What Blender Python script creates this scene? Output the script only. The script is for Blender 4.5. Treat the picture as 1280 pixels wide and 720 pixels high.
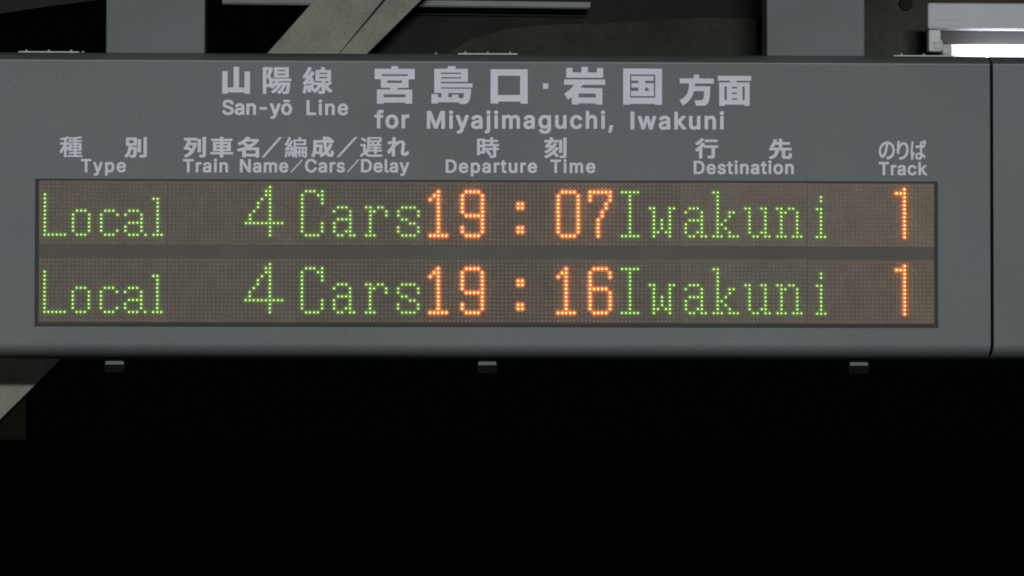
import bpy, bmesh, json, math, random
from mathutils import Vector, Euler
from mathutils.geometry import tessellate_polygon

for o in list(bpy.data.objects):
    bpy.data.objects.remove(o)
S = bpy.context.scene
COL = S.collection
random.seed(7)

# ------------------------------------------------------------------ camera, light, exposure
OZ = 2.60                                   # height of the display's upper edge above the platform
cam_d = bpy.data.cameras.new('camera')
cam_d.sensor_width = 36.0
cam_d.lens = 150.396
cam_d.clip_start = 0.1
cam_d.clip_end = 2000
cam = bpy.data.objects.new('camera', cam_d)
COL.objects.link(cam)
CAM_LOC = Vector((0.558327, -8.0, OZ - 0.473817))
CAM_ROT = Euler((1.605545, -0.000847, -0.040277), 'XYZ')
cam.location = CAM_LOC
cam.rotation_euler = CAM_ROT
S.camera = cam

w = bpy.data.worlds.new('World')
S.world = w
w.use_nodes = True
bg = w.node_tree.nodes['Background']
bg.inputs['Color'].default_value = (0.9, 0.95, 1.0, 1)
bg.inputs['Strength'].default_value = 0.0005

def area(name, loc, target, size, size_y, power, color):
    d = bpy.data.lights.new(name, 'AREA')
    d.shape = 'RECTANGLE'; d.size = size; d.size_y = size_y
    d.energy = power; d.color = color
    o = bpy.data.objects.new(name, d)
    COL.objects.link(o)
    o.location = loc
    o.rotation_euler = (Vector(target) - Vector(loc)).to_track_quat('-Z', 'Y').to_euler()
    return o
# a lamp of the platform behind the photographer
area('platform_lamp_light', (0.95, -9.7, OZ + 0.62), (0.9, 0, OZ - 0.05), 0.9, 0.16, 372, (0.97, 1.0, 0.995))

# weak fill light added to lift the brace's shaded lower end, no lamp seen
area('added_fill_light', (-3.2, -10.5, OZ - 0.55), (0.7, 0.3, OZ - 0.1), 1.1, 0.2, 32, (1.0, 0.98, 0.93))

S.view_settings.view_transform = 'Standard'
S.view_settings.look = 'None'
S.view_settings.exposure = 0.0
S.view_settings.gamma = 1.0
S.view_settings.use_curve_mapping = False
S.render.engine = 'CYCLES'
S.cycles.use_denoising = True
S.cycles.max_bounces = 5
S.cycles.filter_width = 1.8

PX = 150.396 * 1280 / 36.0
RM = CAM_ROT.to_matrix()
def at(px, py, Y=0.0):
    """world point on the plane y=Y seen at the photograph's pixel (1280x720)"""
    d = RM @ Vector(((px - 640) / PX, (360 - py) / PX, -1.0))
    return CAM_LOC + d * ((Y - CAM_LOC.y) / d.y)

# ------------------------------------------------------------------ materials
def mat(name, base, rough=0.5, metal=0.0, var=0.0, vscale=6.0, grain=0.0, gscale=400.0, bump=0.0,
        spec=0.5, tint=None, objcolor=False, emit=None, estr=0.0):
    m = bpy.data.materials.new(name)
    m.use_nodes = True
    nt = m.node_tree; N = nt.nodes; L = nt.links
    b = N['Principled BSDF']
    b.inputs['Roughness'].default_value = rough
    b.inputs['Metallic'].default_value = metal
    b.inputs['Specular IOR Level'].default_value = spec
    b.inputs['Base Color'].default_value = (*base, 1)
    if emit:
        b.inputs['Emission Color'].default_value = (*emit, 1)
        b.inputs['Emission Strength'].default_value = estr
    if not (var or grain or bump or objcolor or tint):
        return m
    tc = N.new('ShaderNodeTexCoord')
    if objcolor:
        oi = N.new('ShaderNodeObjectInfo'); cur = oi.outputs['Color']
    else:
        rgb = N.new('ShaderNodeRGB'); rgb.outputs[0].default_value = (*base, 1); cur = rgb.outputs[0]
    def mixed(cur, scale, amt, detail, col=None):
        n = N.new('ShaderNodeTexNoise'); n.inputs['Scale'].default_value = scale
        n.inputs['Detail'].default_value = detail
        L.new(tc.outputs['Object'], n.inputs['Vector'])
        if col is None:
            mr = N.new('ShaderNodeMapRange')
            mr.inputs['From Min'].default_value = 0.3; mr.inputs['From Max'].default_value = 0.7
            mr.inputs['To Min'].default_value = 1 - amt; mr.inputs['To Max'].default_value = 1 + amt
            L.new(n.outputs['Fac'], mr.inputs['Value'])
            vm = N.new('ShaderNodeVectorMath'); vm.operation = 'SCALE'
            L.new(cur, vm.inputs[0]); L.new(mr.outputs[0], vm.inputs['Scale'])
            return vm.outputs[0], n
        mr = N.new('ShaderNodeMapRange')
        mr.inputs['From Min'].default_value = 0.5; mr.inputs['From Max'].default_value = 0.72
        mr.inputs['To Max'].default_value = amt
        L.new(n.outputs['Fac'], mr.inputs['Value'])
        mx = N.new('ShaderNodeMix'); mx.data_type = 'RGBA'
        L.new(mr.outputs[0], mx.inputs['Factor']); L.new(cur, mx.inputs[6])
        mx.inputs[7].default_value = (*col, 1)
        return mx.outputs[2], n
    if var: cur, _ = mixed(cur, vscale, var, 4)
    if tint: cur, _ = mixed(cur, tint[0], tint[1], 5, tint[2])
    if grain: cur, _ = mixed(cur, gscale, grain, 2)
    L.new(cur, b.inputs['Base Color'])
    if bump:
        n = N.new('ShaderNodeTexNoise'); n.inputs['Scale'].default_value = gscale
        n.inputs['Detail'].default_value = 3
        L.new(tc.outputs['Object'], n.inputs['Vector'])
        bp = N.new('ShaderNodeBump'); bp.inputs['Strength'].default_value = bump
        bp.inputs['Distance'].default_value = 0.001
        L.new(n.outputs['Fac'], bp.inputs['Height']); L.new(bp.outputs[0], b.inputs['Normal'])
    return m

M_PAINT = mat('grey_paint', (0.218, 0.239, 0.246), 0.62, var=0.07, vscale=2.6, tint=(9, 0.5, (0.222, 0.231, 0.258)), grain=0.14, gscale=330, bump=0.25, spec=0.12)
M_RAIL = mat('grey_rail_paint', (0.18, 0.20, 0.20), 0.45, var=0.06, vscale=9, grain=0.08, gscale=330, bump=0.2, spec=0.3)
M_TRIM = mat('pale_trim', (0.235, 0.255, 0.255), 0.5)
M_PRINT = mat('white_print', (0.84, 0.88, 0.97), 0.6, var=0.05, vscale=14, grain=0.06, gscale=300)
M_MODULE = mat('led_circuit_face', (0.19, 0.16, 0.13), 0.6, var=0.12, vscale=16, grain=0.14, gscale=260,
               bump=0.2, objcolor=True, spec=0.25)
M_BACK = mat('display_backing', (0.138, 0.129, 0.110), 0.6, var=0.12, vscale=10, grain=0.08, spec=0.25)
M_RIM = mat('display_rim', (0.080, 0.079, 0.073), 0.8, spec=0.1)
M_LENS = mat('unlit_led_lens', (0.36, 0.325, 0.275), 0.30, spec=0.4, var=0.25, vscale=60)
M_GCORE = mat('green_led_core', (0.3, 0.5, 0.1), 0.4, emit=(0.58, 1.0, 0.22), estr=2.8)
M_GBODY = mat('green_led_body', (0.08, 0.2, 0.02), 0.4, emit=(0.10, 0.200, 0.002), estr=0.55)
M_GHALO = mat('green_led_halo', (0.06, 0.12, 0.02), 0.4, emit=(0.055, 0.105, 0.003), estr=0.5)  # lens glow around green dots, put in as a dim emissive ring
M_OHALO = mat('orange_led_halo', (0.2, 0.06, 0.03), 0.4, emit=(0.36, 0.045, 0.004), estr=0.8)  # orange bloom around each dot, put into a wide glowing dome
M_OCORE = mat('orange_led_core', (0.5, 0.3, 0.1), 0.4, emit=(1.0, 0.36, 0.045), estr=13)
M_OBODY = mat('orange_led_body', (0.3, 0.06, 0.02), 0.4, emit=(0.85, 0.12, 0.004), estr=0.75)
M_BLACK = mat('black_rubber', (0.008, 0.008, 0.008), 0.9, spec=0.03)
M_HINGE = mat('zinc_plate', (0.50, 0.47, 0.40), 0.5, metal=0.1, grain=0.15, gscale=200)
M_LATCH = mat('latch_plastic', (0.006, 0.0095, 0.010), 0.9, spec=0.1)
M_LIP = mat('latch_lip', (0.30, 0.305, 0.30), 0.5)
M_POST = mat('post_paint', (0.186, 0.211, 0.214), 0.62, var=0.08, vscale=9, grain=0.10, gscale=300, bump=0.3, spec=0.15)
M_BRACE = mat('weathered_paint', (0.305, 0.305, 0.255), 0.7, var=0.12, vscale=14, grain=0.12, gscale=160,
              bump=0.5, tint=(22, 0.30, (0.10, 0.098, 0.08)), spec=0.25)
M_GIRDER = mat('brown_girder_paint', (0.043, 0.040, 0.032), 0.8, var=0.25, vscale=7, grain=0.15, gscale=120, bump=0.5, spec=0.2)
M_GIRDER2 = mat('brown_side_paint', (0.058, 0.052, 0.041), 0.8, var=0.25, vscale=9, grain=0.15, gscale=120, bump=0.5, spec=0.2)
M_DARK2 = mat('shade_and_disc_brown', (0.024, 0.0235, 0.020), 0.8, var=0.25, vscale=7, grain=0.12, gscale=120, spec=0.15)  # darker girder brown with shade put into the colour; also the disc's colour
M_DARK = mat('dark_steel', (0.014, 0.0155, 0.014), 0.8, var=0.3, vscale=5, spec=0.15)
M_GREYST = mat('dim_grey_steel', (0.028, 0.030, 0.028), 0.8, var=0.25, vscale=5, spec=0.15)
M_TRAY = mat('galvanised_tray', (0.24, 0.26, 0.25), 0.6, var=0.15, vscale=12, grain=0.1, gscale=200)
M_TRAYD = mat('galvanised_tray_shade', (0.10, 0.11, 0.105), 0.6, var=0.15, vscale=12)  # darker copy of the tray metal, shade put into its colour
M_LAMPB = mat('lamp_housing_white', (0.60, 0.61, 0.64), 0.55, var=0.05, vscale=20, grain=0.04)
M_REFL = mat('lamp_spine_grey', (0.05, 0.05, 0.047), 0.6, var=0.1, vscale=20)
M_SOCK = mat('socket_plastic', (0.62, 0.63, 0.60), 0.4)
M_TUBE = mat('lit_tube_glass', (0.9, 0.9, 0.9), 0.3, emit=(0.84, 0.88, 1.0), estr=6.5)
M_CAPM = mat('tube_cap_metal', (0.6, 0.6, 0.6), 0.35, metal=0.6)
M_GROUND = mat('dark_asphalt', (0.045, 0.045, 0.042), 0.9, var=0.3, vscale=0.8, grain=0.2, gscale=60)

def tube_ends(m, x0, x1):
    # a fluorescent tube gives less light over its last centimetres
    nt = m.node_tree; N = nt.nodes; L = nt.links
    g_ = N.new('ShaderNodeNewGeometry'); sx = N.new('ShaderNodeSeparateXYZ'); L.new(g_.outputs['Position'], sx.inputs[0])
    out = None
    for a, b in ((x0, x0 + 0.07), (x1, x1 - 0.07)):
        mr = N.new('ShaderNodeMapRange'); mr.interpolation_type = 'SMOOTHSTEP'
        mr.inputs['From Min'].default_value = min(a, b); mr.inputs['From Max'].default_value = max(a, b)
        mr.inputs['To Min'].default_value = 0.14 if a < b else 1.0
        mr.inputs['To Max'].default_value = 1.0 if a < b else 0.14
        L.new(sx.outputs[0], mr.inputs['Value'])
        if out is None: out = mr.outputs[0]
        else:
            mu = N.new('ShaderNodeMath'); mu.operation = 'MULTIPLY'; L.new(out, mu.inputs[0]); L.new(mr.outputs[0], mu.inputs[1]); out = mu.outputs[0]
    mu = N.new('ShaderNodeMath'); mu.operation = 'MULTIPLY'; L.new(out, mu.inputs[0]); mu.inputs[1].default_value = 6.5
    L.new(mu.outputs[0], N['Principled BSDF'].inputs['Emission Strength'])

# ------------------------------------------------------------------ object helpers
ORG = {}
def empty(name, loc, label, cat, group=None):
    o = bpy.data.objects.new(name, None)
    COL.objects.link(o)
    o.empty_display_size = 0.05
    o.location = loc
    ORG[o.name] = Vector(loc)
    o['label'] = label; o['category'] = cat
    if group: o['group'] = group
    return o

class MB:
    """collects boxes, prisms, polygons in world coordinates; build() links one mesh object"""
    def __init__(s): s.v = []; s.f = []; s.m = []
    def quad(s, pts, mi=0):
        n = len(s.v); s.v += [Vector(p) for p in pts]; s.f.append(list(range(n, n + len(pts)))); s.m.append(mi)
    def hexa(s, a, b, mi=0):
        """a: 4 corners of the front loop, b: 4 matching corners of the back loop"""
        n = len(s.v); s.v += [Vector(p) for p in a] + [Vector(p) for p in b]; k = len(a)
        s.f.append([n + i for i in range(k)]); s.f.append([n + k + i for i in reversed(range(k))])
        s.m += [mi, mi]
        for i in range(k):
            j = (i + 1) % k
            s.f.append([n + j, n + i, n + k + i, n + k + j]); s.m.append(mi)
    def box(s, x0, x1, y0, y1, z0, z1, mi=0):
        s.hexa([(x0, y0, z0), (x1, y0, z0), (x1, y0, z1), (x0, y0, z1)],
               [(x0, y1, z0), (x1, y1, z0), (x1, y1, z1), (x0, y1, z1)], mi)
    def cyl(s, c, axis, r, h, n=16, mi=0, r2=None):
        """cylinder from c along axis ('x','y','z')"""
        r2 = r if r2 is None else r2
        A = []; B = []
        for i in range(n):
            t = 2 * math.pi * i / n; u, v = math.cos(t), math.sin(t)
            for L_, rr, hh in ((A, r, 0), (B, r2, h)):
                if axis == 'x': L_.append((c[0] + hh, c[1] + rr * u, c[2] + rr * v))
                elif axis == 'y': L_.append((c[0] + rr * u, c[1] + hh, c[2] + rr * v))
                else: L_.append((c[0] + rr * u, c[1] + rr * v, c[2] + hh))
        s.hexa(A, B, mi)
    def mesh(s, name, mats, off=Vector((0, 0, 0)), smooth=False):
        me = bpy.data.meshes.new(name)
        me.from_pydata([tuple(p - off) for p in s.v], [], s.f)
        for m in (mats if isinstance(mats, (list, tuple)) else [mats]): me.materials.append(m)
        me.polygons.foreach_set('material_index', s.m)
        bm = bmesh.new(); bm.from_mesh(me)
        bmesh.ops.recalc_face_normals(bm, faces=bm.faces) if not getattr(s, 'flat', False) else None
        bm.to_mesh(me); bm.free()
        if smooth: me.polygons.foreach_set('use_smooth', [True] * len(me.polygons))
        me.update()
        return me
    def build(s, name, mats, parent=None, smooth=False, bevel=0):
        off = ORG[parent.name] if parent else Vector((0, 0, 0))
        if parent is None and s.v:
            lo = Vector((min(p.x for p in s.v), min(p.y for p in s.v), min(p.z for p in s.v)))
            hi = Vector((max(p.x for p in s.v), max(p.y for p in s.v), max(p.z for p in s.v)))
            off = Vector(((lo.x + hi.x) / 2, (lo.y + hi.y) / 2, lo.z))
        me = s.mesh(name, mats, off, smooth)
        o = bpy.data.objects.new(name, me)
        COL.objects.link(o)
        if parent: o.parent = parent; ORG[o.name] = off
        else: o.location = off; ORG[o.name] = off
        if bevel:
            md = o.modifiers.new('bevel', 'BEVEL'); md.width = bevel; md.segments = 2; md.limit_method = 'ANGLE'
        return o

def link_copy(o, name, mesh, parent, loc):
    """object sharing a mesh, at world point loc, under parent"""
    c = bpy.data.objects.new(name, mesh)
    COL.objects.link(c)
    c.parent = parent
    c.location = Vector(loc) - ORG[parent.name]
    ORG[c.name] = Vector(loc)
    return c

# ------------------------------------------------------------------ ground (night, unlit far away)
g = MB(); g.flat = True
g.quad([(-400, -60, 0), (400, -60, 0), (400, 900, 0), (-400, 900, 0)])
go = g.build('ground', M_GROUND); go['kind'] = 'structure'

# ------------------------------------------------------------------ departure board
P = 0.0075                                   # LED pitch
BX0, BX1 = -0.16, 1.7812
WX0, WX1, WZ0, WZ1 = -0.0101, 1.6821, OZ - 0.2692, OZ + 0.0065
FT = OZ + 0.2293                             # top of the front face
FB = OZ - 0.2985                             # where the lower edge begins to round
R_, RD_ = 0.0262, 0.070
RDEPTH = 0.011

def profile():
    """(y, z) from the lower end of the flat face, round under, back, over the top, to the face's top"""
    p = []
    for i in range(0, 19):
        t = math.pi / 2 * i / 18
        p.append((RD_ - RD_ * math.cos(t), FB - R_ * math.sin(t)))
    p += [(0.250, FB - R_), (0.262, FB - R_ + 0.012), (0.262, OZ + 0.235), (0.250, OZ + 0.2475), (0.052, OZ + 0.2475)]
    for i in range(1, 6):
        t = i / 6
        p.append((0.052 - 0.046 * t, OZ + 0.2475 - 0.0005 - 0.0145 * t ** 1.5))
    p += [(0.004, FT + 0.0022), (0.0, FT)]
    return p

def housing(x0, x1, parent, opening=None):
    mb = MB()
    pr = profile()
    n = len(pr)
    for i in range(n - 1):
        (ya, za), (yb, zb) = pr[i], pr[i + 1]
        rail = 1 if i >= n - 9 else 0
        mb.quad([(x0, ya, za), (x1, ya, za), (x1, yb, zb), (x0, yb, zb)], rail)
    for x in (x0, x1):
        mb.quad([(x, y, z) for y, z in pr])
    if opening:
        a, b, c, d = opening
        mb.quad([(x0, 0, FB), (x1, 0, FB), (b, 0, c), (a, 0, c)])
        mb.quad([(x0, 0, FT), (a, 0, d), (b, 0, d), (x1, 0, FT)])
        mb.quad([(x0, 0, FB), (a, 0, c), (a, 0, d), (x0, 0, FT)])
        mb.quad([(x1, 0, FB), (x1, 0, FT), (b, 0, d), (b, 0, c)])
        for q in ([(a, c), (b, c)], [(b, c), (b, d)], [(b, d), (a, d)], [(a, d), (a, c)]):
            (xa, za), (xb, zb) = q
            mb.quad([(xa, 0, za), (xb, 0, zb), (xb, RDEPTH + 0.004, zb), (xa, RDEPTH + 0.004, za)], 0)
    else:
        mb.quad([(x0, 0, FB), (x1, 0, FB), (x1, 0, FT), (x0, 0, FT)])
    # merge, so that the shell is one closed surface
    me = mb.mesh('housing', [M_PAINT, M_RAIL], ORG[parent.name])
    bm = bmesh.new(); bm.from_mesh(me)
    bmesh.ops.remove_doubles(bm, verts=bm.verts, dist=1e-5)
    bmesh.ops.recalc_face_normals(bm, faces=bm.faces)
    bm.to_mesh(me); bm.free()
    o = bpy.data.objects.new('housing', me)
    COL.objects.link(o); o.parent = parent
    return o

board = empty('departure_board', (0.81, 0.13, FB - R_),
              'long grey electronic departure board with two rows of green and orange dot text', 'departure board')
housing(BX0, BX1, board, (WX0, WX1, WZ0, WZ1))
t = MB(); t.box(BX0 + 0.0005, BX1 - 0.0005, -0.0012, 0.001, FT - 0.0024, FT - 0.0004)
t.build('top_trim', M_TRIM, board)
# recessed backing plate with a darker rim
r = MB()
r.box(WX0 + 0.0002, WX1 - 0.0002, RDEPTH, RDEPTH + 0.003, WZ0 + 0.0002, WZ1 - 0.0002)
r.build('display_backing', M_BACK, board)
r = MB()
yb0, yb1 = RDEPTH - 0.0035, RDEPTH - 0.0003
r.box(WX0 + 0.0004, WX0 + 0.0062, yb0, yb1, WZ0 + 0.0004, WZ1 - 0.0004)
r.box(WX1 - 0.0062, WX1 - 0.0004, yb0, yb1, WZ0 + 0.0004, WZ1 - 0.0004)
r.box(WX0 + 0.0064, WX1 - 0.0064, yb0, yb1, WZ0 + 0.0004, WZ0 + 0.0075)
r.box(WX0 + 0.0064, WX1 - 0.0064, yb0, yb1, WZ1 - 0.0030, WZ1 - 0.0004)
r.build('display_rim', M_RIM, board)

# LED modules ------------------------------------------------------
def dome(mb, x, z, y, r, h, n=8, mi=0, flat=0.55):
    k = len(mb.v)
    for rr, hh in ((r, 0.0), (r * flat + r * 0.15, h * 0.72)):
        for i in range(n):
            t = 2 * math.pi * (i + .5) / n
            mb.v.append(Vector((x + rr * math.cos(t), y - hh, z + rr * math.sin(t))))
    mb.v.append(Vector((x, y - h, z)))
    for i in range(n):
        j = (i + 1) % n
        mb.f.append([k + i, k + j, k + n + j, k + n + i]); mb.m.append(mi)
        mb.f.append([k + n + i, k + n + j, k + 2 * n]); mb.m.append(mi)

MY = RDEPTH - 0.004                           # front of the module plates
NC = 32
mbm = MB(); mbm.box(-0.5 * P + 0.0003, (NC - .5) * P - 0.0003, 0, 0.0037, -15.5 * P, 0.5 * P)
mod_mesh = mbm.mesh('led_module', M_MODULE)
lat = MB(); lat.flat = True
for rr in range(16):
    for cc in range(NC):
        dome(lat, cc * P, -rr * P, -0.0001, 0.27 * P, 0.0013, 6)
lat_mesh = lat.mesh('led_lattice', M_LENS)

def dots(s):
    """'r:c,c-c;...' -> set of (row, column)"""
    out = set()
    for part in s.split(';'):
        rr, cc = part.split(':')
        ra = rr.split('-'); rows = range(int(ra[0]), int(ra[-1]) + 1)
        for c in cc.split(','):
            ca = c.split('-')
            for row in rows:
                for col in range(int(ca[0]), int(ca[-1]) + 1): out.add((row, col))
    return sorted(out)
A_ = '7:1-3;8:0,4;9:4;10:1-4;11-12:0,4;13:1-3,5'
A2 = '6:1-3;7:0,4;8:4;9:1-4;10-11:0,4;12:0,3,4;13:1-2,4-5'
ONE = '2:2;3:1-2;4:0,2;5-12:2;13:0-4'
NINE = '2:1-4;3-7:0,5;8:1-5;9-10:5;11-12:0,5;13:1-4'
LOCAL = [('L', 1, 'g', '3-12:0;13:0-5'), ('o', 8, 'g', '7:1-3;8-12:0,4;13:1-3'),
         ('c', 15, 'g', '7:1-3;8:0,4;9-11:0;12:0,4;13:1-3'), ('a', 21, 'g', A_), ('l', 28, 'g', '4:0-1;5-12:1;13:0-2')]
CARS = [('4', 51, 'g', '1:6;2-3:5-6;4:4,6;5-6:3,6;7:2,6;8-9:1,6;10:0-9;11-13:6'),
        ('C', 65, 'g', '2:1-3,5;3:0,4-5;4-5:0,5;6-9:0;10-12:0,5;13:1-4'),
        ('a', 73, 'g', A2), ('r', 81, 'g', '6:0-1,3-4;7:1-2,5;8:1,5;9-12:1;13:0-2'),
        ('s', 89, 'g', '6:1-4;7-8:0,5;9:1-2;10:3-4;11-12:0,5;13:1-4')]
NINETEEN = [('1', 97, 'o', ONE), ('9', 105, 'o', NINE), (':', 119, 'o', '5-6:0-1;11-12:0-1')]
IWA = [('I', 145, 'g', '2:0-4;3-12:2;13:0-4'), ('w', 152, 'g', '6:0-1,5-6;7-8:1,5;9-11:1,3,5;12:1-2,4-5;13:1,5'),
       ('a', 161, 'g', A2), ('k', 168, 'g', '2:0-1;3-6:1;7:1,4-5;8:1,4;9:1,3;10:1-2;11:1,3;12:1,4;13:0-2,4-6'),
       ('u', 176, 'g', '6:0-1,4-5;7-11:1,5;12:1,4-5;13:2-3,5-6'),
       ('n', 184, 'g', '6:0-1,3-4;7:1-2,5;8-12:1,5;13:0-2,4-6'), ('i', 194, 'g', '3-4:1;6:0-1;7-12:1;13:0-2'),
       ('1', 214, 'o', '1:2;2:0-2;3-13:2')]
ROWS = [LOCAL + CARS + NINETEEN + [('0', 129, 'o', '2:1-4;3-12:0,5;13:1-4'),
                                   ('7', 137, 'o', '2:0-5;3-4:0,5;5-6:4;7-8:3;9-13:2')] + IWA,
        LOCAL + CARS + NINETEEN + [('1', 129, 'o', ONE),
                                   ('6', 137, 'o', '2:1-4;3-4:0,5;5-6:0;7:0-4;8-12:0,5;13:1-4')] + IWA]
# tint per module: darker in the middle, lighter at the right, lower row darker
TINT = [[(.178, .150, .122), (.176, .146, .122), (.156, .136, .112), (.152, .132, .110), (.170, .144, .120), (.205, .172, .140), (.212, .178, .146)],
        [(.164, .142, .118), (.162, .137, .116), (.140, .125, .104), (.138, .123, .102), (.156, .138, .113), (.182, .158, .126), (.188, .158, .126)]]
n_let = 0
for li in range(2):
    z0 = OZ - li * 19.25 * P
    for k in range(7):
        dz = -0.0006 if k == 6 else 0.0
        loc = (k * NC * P, MY, z0 + dz)
        mo = link_copy(None, 'led_module', mod_mesh, board, loc)
        mo.color = (*(c * f for c, f in zip(TINT[li][k], (1.09, 1.06, 1.05))), 1)
        la = link_copy(None, 'led_lattice', lat_mesh, mo, loc)
        la['kind'] = 'stuff'
        for ch, c0, colr, spec in ROWS[li]:
            if not (k * NC <= c0 < (k + 1) * NC): continue
            mb = MB(); mb.flat = True
            for row, col in dots(spec):
                x = (c0 + col) * P; z = z0 + dz - row * P
                jit = random.uniform(-.03, .03) * P
                dome(mb, x + jit, z, MY - 0.0001, (0.66 if colr == 'g' else 0.80) * P, 0.0014, 10, 2, 0.8)
                dome(mb, x + jit, z, MY - 0.0009, (0.46 if colr == 'g' else 0.50) * P, 0.0016, 8, 0, 0.8)
                dome(mb, x + jit, z, MY - 0.0020, 0.15 * P if colr == 'g' else 0.155 * P, 0.0034 if colr == 'g' else 0.0055, 8, 1)
            mats = [M_GBODY, M_GCORE, M_GHALO] if colr == 'g' else [M_OBODY, M_OCORE, M_OHALO]
            lo = mb.build('lit_character', mats, mo)
            lo['label'] = ('green' if colr == 'g' else 'orange') + ' lit dot character ' + \
                ('colon' if ch == ':' else ch) + (' in the upper row' if li == 0 else ' in the lower row')

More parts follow.
